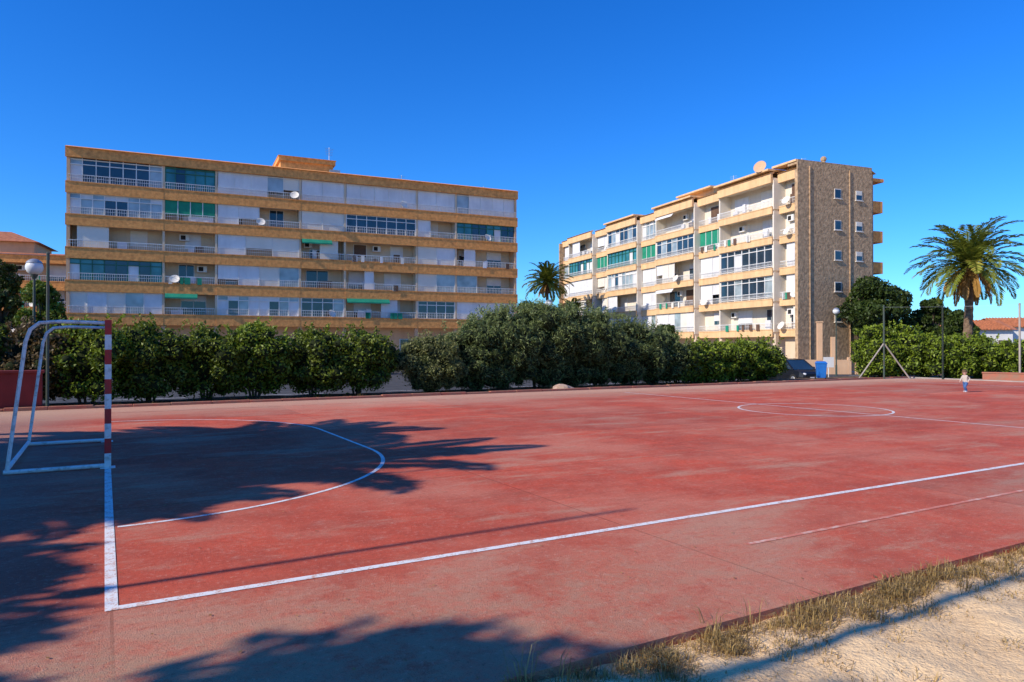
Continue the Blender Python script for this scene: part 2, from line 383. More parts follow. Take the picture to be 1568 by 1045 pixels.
            if kind in('gd','gb','gw','gt'):
                fr='frames_green' if kind in('gb','gt') else 'frames'
                n=max(2,int(round(w/(.85 if kind!='gd' else 1.05)))); zm=zc-.42
                for i in range(n):
                    xa=a+w*i/n; xb=a+w*(i+1)/n
                    gm={'gw':'glass_light','gt':'glass_teal'}.get(kind,'glass')
                    if kind=='gb' and rng.random()<.4: gm='glass_teal'
                    elif rng.random()<.2: gm='glass_light' if gm=='glass' else 'glass'
                    yy=o+.24+rng.uniform(0,.02)
                    if rng.random()<.14: P['blinds'].box(xa+.02,xb-.02,yy,yy+.03,z+.2,zm)
                    else: P[gm].box(xa+.02,xb-.02,yy,yy+.02,z+.2,zm)
                    P[gm if kind!='gw' or rng.random()<.5 else 'blinds'].box(xa+.02,xb-.02,yy,yy+.02,zm,zc+.3)
                    t=.035 if i else .06
                    P[fr].box(xa-t,xa+t,o+.18,o+.26,z,zc+.3)
                P[fr].box(c-.05,c+.05,o+.18,o+.26,z,zc+.3)
                P[fr].box(a+.06,c-.05,o+.17,o+.25,zm-.035,zm+.035)
                P[fr].box(a+.06,c-.05,o+.17,o+.25,zc-.06,zc+.02)
                P[fr].box(a+.06,c-.05,o+.17,o+.25,z+.38,z+.46)
            if kind[0]=='a':
                if kind=='ag':
                    P['awnings'].box(a,c,o+.15,o+.17,z+.9,zc+.2)
                    for i in range(1,4): P['frames'].box(a+w*i/4-.03,a+w*i/4+.03,o+.11,o+.149,z+.4,zc+.2)
                else:
                    y2=o-.3; xb=a+w*rng.uniform(.5,.8)
                    P['awnings'].add([(a,o+.2,zc+.25),(xb,o+.2,zc+.25),(xb,y2,zc-.3),(a,y2,zc-.3),(a,y2,zc-.42),(xb,y2,zc-.42)],[(0,1,2,3),(3,2,5,4)])
            if rng.random()<pdish*(1.8 if fi<2 else 1):
                xa=rng.uniform(a+.3,c-.3); za=z+bandhi+.35
                c0=Vector((xa,o-.45,za)); vs=[];fs2=[]
                ax=Vector((rng.uniform(-.5,.5),-1,.55)).normalized(); u=ax.orthogonal().normalized(); v=ax.cross(u); R=.40
                vs.append(tuple(c0-ax*.1))
                for q in (0.5,1.0):
                    for kk in range(14):
                        t=2*math.pi*kk/14; vs.append(tuple(c0+(u*math.cos(t)+v*math.sin(t))*R*q-ax*.1*(1-q*q)))
                for kk in range(14): fs2.append((0,1+kk,1+(kk+1)%14)); fs2.append((1+kk,15+kk,15+(kk+1)%14,1+(kk+1)%14))
                P['dishes'].add(vs,fs2); P['dishes'].tube([c0-ax*.1,(xa,o+.05,za-.2)],.025,6); P['dishes'].tube([c0-v*.4,c0+ax*.35],.012,5); P['dishes'].ball(tuple(c0+ax*.36),.04,6,4)
    for i in range(int(L/3.1)):
        x=1.5+i*3.1
        if x>L-1.6: break
        if rng.random()<.75:
            h=rng.choice([.7,1.1]); P['frames'].box(x-.6,x+.6,back-.05,back-.002,1.9-h+zs[0]-3.6,1.95+zs[0]-3.6)
            P[rng.choice(['glass','shutters','shutters'])].box(x-.53,x+.53,back-.08,back-.051,1.97-h+zs[0]-3.6,1.89+zs[0]-3.6)
        else:
            P['frames'].box(x-.55,x+.55,back-.05,back-.002,zbase,1.6+zs[0]-3.6); P['shutters'].box(x-.48,x+.48,back-.09,back-.051,zbase,1.55+zs[0]-3.6)
    for bx in bays[1:-1]: P['ground_floor'].box(bx-.18,bx+.18,.25,.6,zbase,zs[0]-.2)
    P['walls'].box(.3,L-.3,back,depth-.01,zs[-1]+.003,ztop-.35)
    P['end_walls'].box(-.02,L+.02,depth+.012,depth+.3,zbase,ztop)
    P['roof'].add([(-.2,depth+.5,ztop+.003),(L+.2,depth+.5,ztop+.003),(L+.2,depth,ztop+.25),(-.2,depth,ztop+.25)],[(0,3,2,1)])
    mats={'walls':wallm,'ground_floor':groundm or wallm,'bands':bandm,'end_walls':endm,'railings':M['rail'],'blinds':M['shut'],'blinds_cream':M['shut2'],'frames':M['white'],'frames_green':M['frame_g'],'glass':M['gd'],'glass_light':M['gl'],'glass_teal':M['gt'],'awnings':M['awn'],'shutters':M['brown'],'roof':tilem or M['tile'],'dishes':M['shut2'],'interior':M['dark'],'air_conditioners':M['white']}
    for k,mb in P.items():
        if mb.v: mb.make(k,mats[k],E)
    return E,rng
def antenna(P,x,y,z,h,rng):
    P.tube([(x,y,z),(x,y,z+h)],.03,5); 
    for i in range(5): P.tube([(x-.45+.03*i,y-.1,z+h-.1-i*.16),(x+.45-.03*i,y+.1,z+h-.1-i*.16)],.014,4)
LB=rad(25.0)
baysL=[0,7.25,11.5,18.8,23.0,30.2,34.4,41.3]
fl=[['gd','gb','s','s','s','s','s'],
    ['gw','ag','h','sc','gd','h','gb'],
    ['o','o','s','a','o','s','o'],
    ['gb','o','s','o','o','sc','h'],
    ['s','a','gw','gd','a','gd','s']]
E,rng=building('apartment_block',(-36.9,59,0),LB,baysL,[0,.012,0,.012,0,.012,0],[4.0,6.75,9.5,12.25,14.95,17.8],18.15,11,fl,M['stone_o'],M['cream'],M['peach'],seed=5,groundm=M['peach'],tilem=M['stone_o'],pdish=.08,pawn=0)
r=MB(); r.box(17.3,22.3,2.5,7,17.8,19.5); r.make('stair_head',M['stone_o'],E)
r=MB(); r.box(17.1,22.5,2.3,7.2,19.5,19.9); r.box(17.05,22.55,2.2,7.3,19.9,19.96); r.make('stair_head_parapet',M['stone_o'],E)
r=MB(); r.box(21.9,22.9,2.0,3,18.1,19.0); antenna(r,22.0,3,19.8,1.6,rng); antenna(r,30,5,18.1,1.8,rng); antenna(r,39.5,5,18.1,1.5,rng); antenna(r,6,6,18.1,1.2,rng); r.make('antennas',M['metal'],E)
xr=[0,3.3,10.7,14.9,22.3,26.5,33.9,38.2,45.9,48.9]
fr=[['o','o','s','gd','gw','o','o','o','o'],
    ['s','gt','ag','gt','ag','gd','ag','o','o'],
    ['s','s','sc','gw','s','h','s','gd','o'],
    ['o','o','o','h','s','o','s','gd','o'],
    ['s','gw','o','s','s','s','o','o','o']]
RA=math.atan2(-.932,.362)
E2,rng=building('corner_apartment_block',(7.0,107.6,0),RA,xr,[.7,0,.7,0,.7,0,.7,0,.8],[2.9,5.7,8.5,11.35,14.1,16.95],17.35,8.65,fr,M['band_y'],M['offwhite'],M['stone_b'],bandlo=-.42,bandhi=.25,seed=11,groundm=M['cream'],tilem=M['band_y'],pdish=.28)
Lr=48.9
q=MB()
q.box(Lr+.003,Lr+.12,.08,8.7,-.7,17.9); q.box(Lr-1.2,Lr+.002,.2,8.7,17.56,17.9)
q.make('stone_gable_wall',M['stone_b'],E2)
wn=MB(); wg=MB(); ws=MB()
for zz in (15.2,12.4,9.7,6.9,4.2):
    for yy in (4.6,7.1):
        wn.box(Lr+.1,Lr+.16,yy-.38,yy+.38,zz-.42,zz+.45)
        wg.box(Lr+.161,Lr+.17,yy-.32,yy+.32,zz-.36,zz+.05+ (0.33 if yy<5 else 0))
        if yy>5: ws.box(Lr+.161,Lr+.175,yy-.32,yy+.32,zz+.053,zz+.39)
        wn.box(Lr+.12,Lr+.24,yy-.46,yy+.46,zz-.49,zz-.421)
wn.make('gable_window_frames',M['shut2'],E2); wg.make('gable_window_glass',M['gd'],E2); ws.make('gable_window_blinds',M['shut2'],E2)
q=MB(); q.tube([(Lr+.16,1.4,-.6),(Lr+.16,1.4,17.4)],.05,6); q.tube([(Lr+.16,6.0,-.6),(Lr+.16,6.0,17.4)],.05,6); q.make('downpipes',M['stone_b'],E2)
q=MB()
for i,z in enumerate([2.9,5.7,8.5,11.35,14.1]):
    q.box(Lr-7,Lr-.1,9.0,10.25,z-.2,z); q.box(Lr-7,Lr-.1,10.1,10.25,z,z+.85);q.box(Lr-.24,Lr-.1,9.0,10.1,z,z+.85)
q.box(Lr-7,Lr-.1,9.0,10.4,16.75,17.05)
q.make('rear_balconies',M['stone_o'],E2)
q=MB(); q.box(Lr-2.6,Lr-1.9,5,5.7,17.9,18.5); q.tube([(Lr-2.25,5.35,18.5),(Lr-2.25,5.35,18.8)],.16,8); q.ball((Lr-2.25,5.35,18.95),.28,10,6); q.make('roof_chimney',M['stone_b'],E2)
q=MB()
for xx in (5,12,20,27,36,40,44): antenna(q,xx,3+rng.uniform(0,3),17.3,rng.uniform(1.2,2.4),rng)
q.make('antennas',M['metal'],E2)
q=MB()
for (a,b_,o,dz) in ((38.2,45.9,-.5,.25),(45.9,48.7,.1,.5),(26.5,33.9,-.4,.2),(14.9,22.3,-.4,.2),(30,36,.6,.9)):
    q.box(a-.1,b_+.1,o,2.6,17.35+dz-.05,17.35+dz+.12)
    q.box(a+.3,b_-.3,1.4,2.4,17.0,17.35+dz-.05)
q.make('roof_canopies',M['band_y'],E2)
q=MB(); q.tube([(Lr-4,-.3,17.6),(Lr-4,-.3,18.1)],.03,6)
c0=Vector((Lr-4,-.5,18.15)); ax=Vector((.5,-1,.4)).normalized(); u=ax.orthogonal().normalized(); v=ax.cross(u)
vs=[tuple(c0-ax*.15)]+[tuple(c0+(u*math.cos(t*math.pi/8)+v*math.sin(t*math.pi/8))*.6) for t in range(16)]
q.add(vs,[(0,1+i,1+(i+1)%16) for i in range(16)]); q.make('rooftop_dish',M['peach'],E2)
q=MB(); q.box(0,9,0,.25,-.6,.55); q.box(9.8,13,0,.25,-.6,.55); q.box(9.0,9.25,-.02,.27,-.6,.75); q.box(9.6,9.8,-.02,.27,-.6,.75)
place(q.make('garden_wall',M['peach'],bevel=.01),(17.5,57.0,0),rad(-5))
q=MB(); q.box(0,.4,0,.4,-.6,3.6); q.box(-.05,.45,-.05,.45,3.6,3.7); q.box(1.1,1.4,0,.4,-.6,2.4)
place(q.make('entrance_pillars',M['peach'],bevel=.01),(25.6,59.8,0),rad(-10))
fl3=[['o','s','o'],['gw','o','a'],['o','s','o']]
E3,_=building('terracotta_roof_house',(-66,68,0),rad(20),[0,7,13,21],[0,.3,0],[2.6,5.3,8.0,10.7],11.1,10,fl3,M['stone_o'],M['peach'],M['peach'],seed=3)
q=MB(); q.box(6,17,2,9,11.0,12.6); q.make('penthouse',M['peach'],E3)
q=MB(); q.add([(5.4,1.4,12.6),(17.6,1.4,12.6),(17.6,9.6,12.6),(5.4,9.6,12.6),(9,5.5,14.1),(14,5.5,14.1)],[(0,1,5,4),(1,2,5),(2,3,4,5),(3,0,4),(0,3,2,1)]); q.make('hip_roof',M['tile'],E3)
def cottage(name,loc,ang,w,d,h,seed):
    E=empty(name,loc,ang)
    q=MB(); q.box(0,w,0,d,-.7,h); q.add([(0,0,h),(0,d,h),(0,d/2,h+.8)],[(0,1,2)]); q.add([(w,0,h),(w,d,h),(w,d/2,h+.8)],[(0,2,1)]); q.box(w*.3,w*.3+.6,d*.3,d*.3+.6,h,h+1.5); q.box(-3,0,1,1.25,-.7,1.6); q.make('walls',M['white'],E)
    q=MB()
    q.add([(-.3,-.4,h-.1),(w+.3,-.4,h-.1),(w+.3,d/2,h+.92),(-.3,d/2,h+.92),(w+.3,d+.4,h-.1),(-.3,d+.4,h-.1)],[(0,1,2,3),(3,2,4,5)])
    n=int(w/.3)
    for i in range(n): q.tube([(i*.3,-.42,h-.06),(i*.3,d/2,h+.96)],.07,5)
    q.make('roof',M['tile'],E)
    q=MB(); g2=MB()
    for x in np.arange(1,w-1,2.4):
        q.box(x-.07,x+1.07,-.05,-.002,.8,2.2); g2.box(x,x+1,-.08,-.051,.87,2.13)
    q.make('window_frames',M['brown'],E); g2.make('glass',M['gd'],E)
cottage('white_house',(41.5,70,0),rad(-8),7,6,3.3,1)
cottage('white_house',(49.0,71,0),rad(-8),12,7,3.6,2)
cottage('white_house',(-1,128,0),rad(5),12,7,5.5,3)
# ------------------------------------------------------------------ foliage
def leaf_obj(name,P,Nn,size,aspect,mat,parent=None,bias=.35,tone=None):
    n=len(P); rn=np.random.normal(size=(n,3)); rn/=np.linalg.norm(rn,axis=1)[:,None]
    nn=Nn*bias+rn; nn/=np.linalg.norm(nn,axis=1)[:,None]
    t=np.cross(nn,np.random.normal(size=(n,3))); t/=np.linalg.norm(t,axis=1)[:,None]
    s=np.cross(nn,t); sz=size*np.random.uniform(.6,1.3,size=(n,1))
    a=t*sz; b=s*sz*aspect
    V=np.stack([P-a,P+b*1.0-a*.1,P+a,P-b-a*.1],axis=1).reshape(-1,3)
    me=bpy.data.meshes.new(name); me.vertices.add(4*n); me.vertices.foreach_set('co',V.astype(np.float32).ravel())
    me.loops.add(4*n); me.loops.foreach_set('vertex_index',np.arange(4*n,dtype=np.int32))
    me.polygons.add(n); me.polygons.foreach_set('loop_start',np.arange(0,4*n,4,dtype=np.int32)); me.polygons.foreach_set('loop_total',np.full(n,4,dtype=np.int32))
    me.update(calc_edges=True)
    rv=np.random.rand(n)
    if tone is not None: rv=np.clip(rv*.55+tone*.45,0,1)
    at=me.attributes.new('leaf_tone','FLOAT','POINT'); at.data.foreach_set('value',np.repeat(rv,4).astype(np.float32))
    me.materials.append(mat); o=bpy.data.objects.new(name,me); COL.objects.link(o)
    if parent: o.parent=parent
    return o
def clump_pts(clumps,n):
    vol=np.array([c[3]*c[4]+c[4]*c[5]+c[3]*c[5] for c in clumps]); vol/=vol.sum()
    idx=np.random.choice(len(clumps),n,p=vol); C=np.array(clumps)[idx]
    d=np.random.normal(size=(n,3)); d/=np.linalg.norm(d,axis=1)[:,None]
    r=np.random.uniform(.55,1.0,size=(n,1))**.5*np.random.choice([1,1,1,1.15],size=(n,1))
    tone=np.random.rand(len(clumps))[idx]*.6+.4*(d[:,2]*.5+.5)  # random tone per clump, with top light painted onto its upper side
    return C[:,:3]+d*r*C[:,3:6], d, tone
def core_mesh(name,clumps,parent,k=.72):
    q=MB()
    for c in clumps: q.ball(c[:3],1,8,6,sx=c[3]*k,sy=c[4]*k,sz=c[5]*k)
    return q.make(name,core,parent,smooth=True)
def bush_clumps(cx,cy,zb,rx,ry,h,ns,rs=.42,low=-1.0,pw=4):
    cl=[(cx,cy,zb+h*.5,rx*.8,ry*.8,h*.46)]
    for i in range(ns):
        a=random.uniform(0,2*math.pi); t=random.uniform(low,1)
        cc=max(0,1-abs(t)**pw)**.5*(1 if t>-.4 else .9); q=random.uniform(.75,1.04)
        if t>.8: cc*=random.uniform(.2,1)
        r=random.uniform(.5,1.25)*rs
        x=cx+math.cos(a)*cc*(rx-r*.5)*q; y=cy+math.sin(a)*cc*(ry-r*.5)*q; z=zb+h*.5+t*(h*.5-r*.6)
        cl.append((x,y,max(z,zb+r*.5),r,r,r*.85))
    return cl
def bush(name,bl,nleaf,size,asp,mat,kcore=.72,spikes=0,**kw):
    E=empty(name,(0,0,0)); allc=[]
    st=MB()
    for b_ in bl:
        allc+=bush_clumps(*b_,**kw)
        for i in range(5):
            a=random.uniform(0,6.28); rr=random.uniform(.1,.45)*b_[3]
            st.tube([(b_[0]+rr*.3*math.cos(a),b_[1]+rr*.3*math.sin(a),b_[2]-.2),(b_[0]+rr*math.cos(a),b_[1]+rr*math.sin(a),b_[2]+b_[5]*.5)],[.045,.02],5)
    P,D,T=clump_pts(allc,nleaf)
    if spikes:
        sp=[]
        for b_ in bl:
            for i in range(spikes):
                a=random.uniform(0,6.28); q=random.uniform(0,.95)
                base=Vector((b_[0]+math.cos(a)*q*b_[3],b_[1]+math.sin(a)*q*b_[4],b_[2]+b_[5]*(.5+.46*math.sqrt(1-q**4))))
                d=Vector((math.cos(a)*q*.7+random.uniform(-.2,.2),math.sin(a)*q*.7+random.uniform(-.2,.2),1)).normalized(); ln=random.uniform(.15,.5)
                for k in range(16): sp.append(base+d*ln*k/16+Vector((random.uniform(-.06,.06),random.uniform(-.06,.06),0)))
        sp=np.array([tuple(v) for v in sp]); P=np.vstack([P,sp]); D=np.vstack([D,np.tile([0,0,1.],(len(sp),1))]); T=np.concatenate([T,np.full(len(sp),.8)])
    leaf_obj('leaves',P,D,size,asp,mat,E,tone=T); core_mesh('dark_core',allc,E,kcore); st.make('stems',M['bark'],E)
    return E
def HW(x,y,*r):
    X,Y,_=W(x,y); return (X,Y,gz(x,y))+r
x=-5.2; i=0
while x<8.3:
    hh=random.uniform(2.25,2.6)
    mt=L_redl if i==2 else (L_hedge if i%3 else L_hedge2)
    bush('hedge_bush',[HW(x,20.3+random.uniform(-.3,.3),random.uniform(1.2,1.5),1.2,hh,64,.36)],10500,.062,.5,mt,.64,spikes=14,low=-.85,pw=random.choice([2.6,3.2,4]))
    x+=random.uniform(1.5,1.75) if i!=6 else 2.0; i+=1
bush('round_bush',[HW(10.75,20.1,1.5,1.35,2.1,75,.30)],18000,.05,.35,L_round,spikes=25,pw=2.4)
bush('oleander_bush',[HW(12.9,20.6,1.6,1.4,2.7,70,.40),HW(14.4,20.8,1.8,1.6,3.3,80,.45),HW(16.0,20.9,2.0,1.6,3.5,80,.48),HW(17.7,20.9,2.0,1.6,3.45,80,.48),HW(19.3,20.8,1.9,1.5,3.2,80,.45),HW(20.9,20.7,1.8,1.5,2.8,70,.42),HW(22.3,20.6,1.6,1.4,2.45,60,.38)],115000,.08,.20,L_olean,spikes=80,pw=2.8)
x=23.6
while x<29.2:
    bush('hedge_bush',[HW(x,20.4,1.2,1.1,random.uniform(1.9,2.15),48,.36)],8500,.066,.5,L_hedge2 if random.random()<.6 else L_hedge,spikes=8); x+=1.4
for i in range(12):
    t=i/12; X=20.5+t*16; Y=40.2-t*3.5
    hh=2.9 if i<2 else random.uniform(2.0,2.45)
    bush('hedge_bush',[(X,Y,gzW(X,Y),1.3,1.2,hh,44,.42)],7500,.085,.5,L_hedge2,spikes=10)
def tree(name,loc,h,R,zc0,nl,mat,size=.12,asp=.5,ncl=26,rs=.3,flat=.8,seed=0,kc=.5):
    rg=random.Random(seed); E=empty(name,(0,0,0)); X,Y=loc; z0=gzW(X,Y)-.1
    t=MB(); top=z0+h*.72
    t.tube([(X,Y,z0),(X+rg.uniform(-.15,.15),Y,z0+h*.3),(X+rg.uniform(-.3,.3),Y+rg.uniform(-.3,.3),top)],[h*.03+.06,h*.022+.04,.04],9)
    cl=[]
    cz=z0+zc0+(h-zc0)/2; hz=(h-zc0)/2
    for i in range(ncl):
        a=rg.uniform(0,6.283); u=rg.uniform(-.85,1); cc=math.sqrt(1-u*u*.9); q=rg.uniform(.35,.95)
        r=R*rs*rg.uniform(.6,1.25)
        p=(X+math.cos(a)*cc*(R-r)*q,Y+math.sin(a)*cc*(R-r)*q,cz+u*(hz-r*.6))
        cl.append((*p,r,r,r*flat))
        t.tube([(X,Y,z0+h*rg.uniform(.22,.5)),((X+p[0])/2,(Y+p[1])/2,(p[2]+z0+h*.4)/2+.1),p],[.09*h/8,.05*h/8,.02],5)
    P,D,T=clump_pts(cl,nl); leaf_obj('leaves',P,D,size,asp,mat,E,tone=T); core_mesh('dark_core',cl,E,kc); t.make('trunk_and_limbs',M['bark'],E)
    return E
for i,(X,Y,h,R) in enumerate([(31,62,8.2,3.0),(35.2,66,7.8,2.6),(38.8,66,6.8,1.9),(38.2,61,5.4,1.8)]):
    tree('broadleaf_tree',(X,Y),h,R,1.2,9000,L_tree,.17,seed=i)
for i,(X,Y,h,R) in enumerate([(-35.5,54,7.2,2.4),(-40,50,5.2,2.6),(-45,58,8.8,3.2),(-41.5,58,9.5,2.0),(-49,56,6.5,3.2),(-29,47,3.6,1.8)]):
    tree('garden_tree',(X,Y),h,R,.8,8000,L_tree if i%2 else L_hedge,.15,seed=20+i)
for i,(X,Y,h,R) in enumerate([(0.8,84,6.8,2.5),(4.0,88,6.4,2.6),(7.2,95,7.6,2.6),(2.2,100,8.5,3.2),(6.5,76,5,2.0),(11,72,4.5,1.8),(14,66,4.3,1.7)]):
    tree('street_tree',(X,Y),h,R,.8,7000,L_tree,.18,seed=40+i)
cl=[]
rg=random.Random(5)
for i in range(150):
    a=rad(rg.uniform(-62,62)); d=rg.uniform(170,280); r=rg.uniform(2.0,4)
    cl.append((d*math.sin(a),d*math.cos(a),rg.uniform(0,1.5),r*1.6,r*1.6,r))
P,D,T=clump_pts(cl,20000); E=empty('distant_trees'); leaf_obj('leaves',P,D,.55,.6,L_tree,E,tone=T); core_mesh('dark_core',cl,E,.8)
def palm(name,X,Y,h,R,nf=60,seed=0,z0=None,dead=14,lw=.035,thick=.2,drp=1.0):
    rg=random.Random(seed); E=empty(name,(0,0,0)); z0=gzW(X,Y)-.1 if z0 is None else z0
    t=MB(); n=28; pts=[];rs=[]
    for i in range(n+1):
        f=i/n; pts.append((X+.25*math.sin(f*1.6),Y,z0+f*h)); rs.append(thick*(1.25-.35*f)*(1.06 if i%2 else .95)*(1.0+ (.55*sstep(.86,.97,f))))
    t.tube(pts,rs,12); top=Vector(pts[-1])
    for i in range(70):
        f=rg.uniform(.85,1.0); a=rg.uniform(0,6.28); p=Vector((X+.25*math.sin(f*1.6),Y,z0+f*h)); d=Vector((math.cos(a),math.sin(a),.9))
        t.tube([p+d*thick*.7,p+d*(thick+.28)],[.05,.02],4)
    t.make('trunk',M['palmbark'],E,smooth=False)
    G=[];Dd=[]; ra=MB()
    for k in range(nf+dead):
        isd=k>=nf
        az=k*2.39996+rg.uniform(-.2,.2); f=(k+.5)/nf
        el=rad(80-98*(f**1.0)) if not isd else rad(rg.uniform(-55,-15))
        Lf=R*rg.uniform(.92,1.15)*(1.0 if not isd else .7)
        droop=rg.uniform(.9,1.45)*(drp if not isd else .9)
        p=top+Vector((0,0,.1)); S=22; path=[]; e=el
        for s_ in range(S+1):
            path.append(p.copy()); e=max(el-droop*(s_/S)**1.6,-1.5)
            p=p+Vector((math.cos(az)*math.cos(e),math.sin(az)*math.cos(e),math.sin(e)))*Lf/S
        ra.tube(path[::3]+[path[-1]],[.035,.03,.026,.022,.018,.014,.01,.006,.004][:len(path[::3])+1],4,m=1 if isd else 0)
        side=Vector((-math.sin(az),math.cos(az),0)); out=Dd if isd else G; base_t=rg.random()
        for s_ in range(3,S+1):
            d=(path[s_]-path[s_-1]).normalized(); upn=side.cross(d)*-1
            if upn.z<0: upn=-upn
            for sub in (0,.5):
                c=path[s_-1].lerp(path[s_],sub); ff=(s_+sub)/S
                ll=R*(.19 if not isd else .12)*(math.sin(math.pi*min(1,ff*.9+.08))**.6)*rg.uniform(.8,1.1)+.05
                for sg in (-1,1):
                    dd=(side*sg*.8+d*.75+upn*rg.uniform(.05,.4)+Vector((0,0,-.1 if not isd else -.7))).normalized()
                    wv=dd.cross(upn).normalized()*lw; tip=c+dd*ll+Vector((0,0,-.12*ll)); mid_=c+dd*ll*.55
                    out.append(([c-wv*.5,mid_-wv,tip,mid_+wv],min(1,base_t*.5+.3*rg.random()+.35*f)))
    for nm,lst,mt in (('fronds',G,L_palm),('dry_fronds',Dd,L_dead)):
        if not lst: continue
        v=[tuple(p) for q,_ in lst for p in q]; me=bpy.data.meshes.new(nm); me.from_pydata(v,[],[(4*i,4*i+1,4*i+2,4*i+3) for i in range(len(lst))])
        at=me.attributes.new('leaf_tone','FLOAT','POINT'); rv=[t_ for _,t_ in lst]; at.data.foreach_set('value',np.repeat(rv,4).astype(np.float32))
        me.materials.append(mt); o=bpy.data.objects.new(nm,me); COL.objects.link(o); o.parent=E
    ra.make('frond_stalks',[L_palm,L_dead],E)
    return E
palm('date_palm',28.6,45,6.9,3.7,58,1,lw=.045,thick=.24,dead=16,drp=1.1)
palm('date_palm',4.4,94,10.6,3.6,46,2,lw=.08,dead=6)
palm('date_palm',7.5,90,6.4,2.6,30,8,lw=.07,dead=4)
def PW(x,y): X,Y,_=W(x,y); return X,Y
for (x,y,h,sd,R) in ((-8.5,5.4,5.2,3,3.3),(-8.7,8.4,5.6,4,3.0),(-9.6,4.2,4.5,6,2.7),(-11,7.0,5.4,7,3)):
    X,Y=PW(x,y); palm('fan_palm',X,Y,h,R,54,sd,z0=-.1,lw=.08,dead=10)
for i,(x,y,h,R) in enumerate([(-10.1,-1.5,6.0,1.8),(-9.9,-.5,5.9,1.8),(-9.9,.5,5.8,1.8),(-9.9,1.5,5.75,1.8),(-9.9,2.5,5.7,1.8),(-9.8,3.7,5.8,2.0),(-9.8,-2.7,7.7,2.5),(-11.2,6.2,6.0,2.2),(-11.5,8.6,6.2,2.2),(-12.2,11,5.9,2.1),(-12.2,14.0,5.2,2.1)]):
    X,Y=PW(x,y); tree('shade_tree',(X,Y),h,R,1.6,7000,L_hedge,.14,seed=60+i,ncl=34,kc=.75,rs=.34)
# ------------------------------------------------------------------ goal
E=empty('futsal_goal',(CX,CY,0),CA)
y0,y1=5.97,9.0
q=MB()
for yy in (y0,y1):
    for i in range(10): q.box(-.04,.04,yy-.04,yy+.04,i*.2+(.004 if i==0 else 0),(i+1)*.2,m=(0 if i%2 else 1))
n=15
for i in range(n):
    a=y0+.041+(y1-y0-.082)*i/n; b_=y0+.041+(y1-y0-.082)*(i+1)/n
    q.box(-.039,.039,a,b_,1.92,1.999,m=i%2)
q.make('posts_and_crossbar',[M['paint_r'],M['paint_w']],E)
q=MB()
for yy in (y0,y1):
    q.tube([(-.04,yy,1.96),(-.55,yy,1.97),(-.78,yy,1.95),(-.88,yy,1.86),(-.93,yy,1.7),(-1.12,yy,.06)],.024,8)
    q.tube([(-.04,yy,.035),(-1.16,yy,.035)],.028,8)
    q.box(-.09,.09,yy-.09,yy+.09,.003,.012)
q.tube([(-1.12,y0,.07),(-1.12,y1,.07)],.028,8)
q.make('back_frame',M['paint_w'],E,smooth=False)
q=MB(); q.box(-14,-1.45,16.95,17.25,-.3,.95); q.box(-14.05,-1.40,16.9,17.3,.95,1.02)
place(q.make('maroon_wall',M['maroon'],bevel=.01),(CX,CY,0),CA)
def lamp(X,Y,h,z=None):
    z=gzW(X,Y) if z is None else z; E=empty('street_lamp',(X,Y,z))
    q=MB(); q.tube([(0,0,0),(0,0,.8),(0,0,.82),(0,0,h-.45)],[.075,.07,.05,.035],12); q.tube([(0,0,h-.5),(0,0,h-.42),(0,0,h-.36)],[.05,.09,.11],12); q.box(-.14,.14,-.14,.14,-.02,.03); q.make('pole',M['greenpost'],E,smooth=False)
    q=MB(); q.ball((0,0,h-.15),.24,20,12); q.make('globe',M['globe'],E,smooth=True)
    q=MB(); q.ball((0,0,h-.14),.255,20,4,v1=1.1); q.make('cap',M['metal'],E,smooth=True)
lamp(-14.6,21.8,4.35,-.15)
lamp(2.2,42.5,4.9); lamp(24.3,53.5,5.0); lamp(-38,50,5.0)
def pole(name,X,Y,h,r=.05,z=-.15,knob=None):
    E=empty(name,(X,Y,z)); q=MB(); q.tube([(0,0,0),(0,0,h)],[r*1.25,r*.8],10); q.box(-.15,.15,-.15,.15,0,.03)
    if knob: q.box(-.08,.08,-.08,.08,h*knob,h*knob+.15)
    q.make('shaft',M['metal'],E); return E
PHI=rad(31.0); EL=rad(32); SX,SY=math.cos(PHI),math.sin(PHI); CT=1/math.tan(EL)
for (ex,ey,h,r,kn) in ((1.22,7.24,7.5,.035,.60),(-.33,10.0,7.6,.03,None),(7.5,7.55,10.5,.06,None)):
    pole('floodlight_pole',ex-SX*CT*h,ey-SY*CT*h,h+.15,r,knob=kn)
def fence(name,pts,h,z0,mat,post_r=.045,brace=(),wires=3):
    E=empty(name,(0,0,0)); q=MB(); wq=MB(); bq=MB()
    for i,(X,Y) in enumerate(pts):
        q.tube([(X,Y,z0),(X,Y,z0+h)],post_r,8); q.ball((X,Y,z0+h),post_r*1.2,8,4)
    for (i,dx,dy,hh) in brace:
        X,Y=pts[i]; bq.tube([(X,Y,z0+hh),(X+dx,Y+dy,z0)],post_r*.8,7)
    for i in range(len(pts)-1):
        a=Vector((*pts[i],0)); b=Vector((*pts[i+1],0))
        for k in range(wires):
            zz=h-.05-k*(h-.2)/max(1,wires-1); wq.tube([a+Vector((0,0,z0+zz)),b+Vector((0,0,z0+zz))],.006,4)
    q.make('posts',mat,E); wq.make('wires',M['metal'],E)
    if bq.v: bq.make('braces',M['concrete'],E)
fence('sports_fence',[(18.55,35.6),(21.3,35.3)],3.75,-.12,M['greenpost'],.045,brace=[(0,1.35,-.05,1.9),(0,-1.3,.1,1.9)],wires=2)
fence('sports_fence',[(21.3,35.3),(23.9,33.6),(26.5,31.6),(30.5,29.4)],3.75,-.12,M['concrete'],.045,wires=2)
fence('wire_fence',[W(-1.4,18.2)[:2],W(-5.2,18.4)[:2],W(-9,18.6)[:2]],4.3,-.12,M['greenpost'],.04,wires=2)
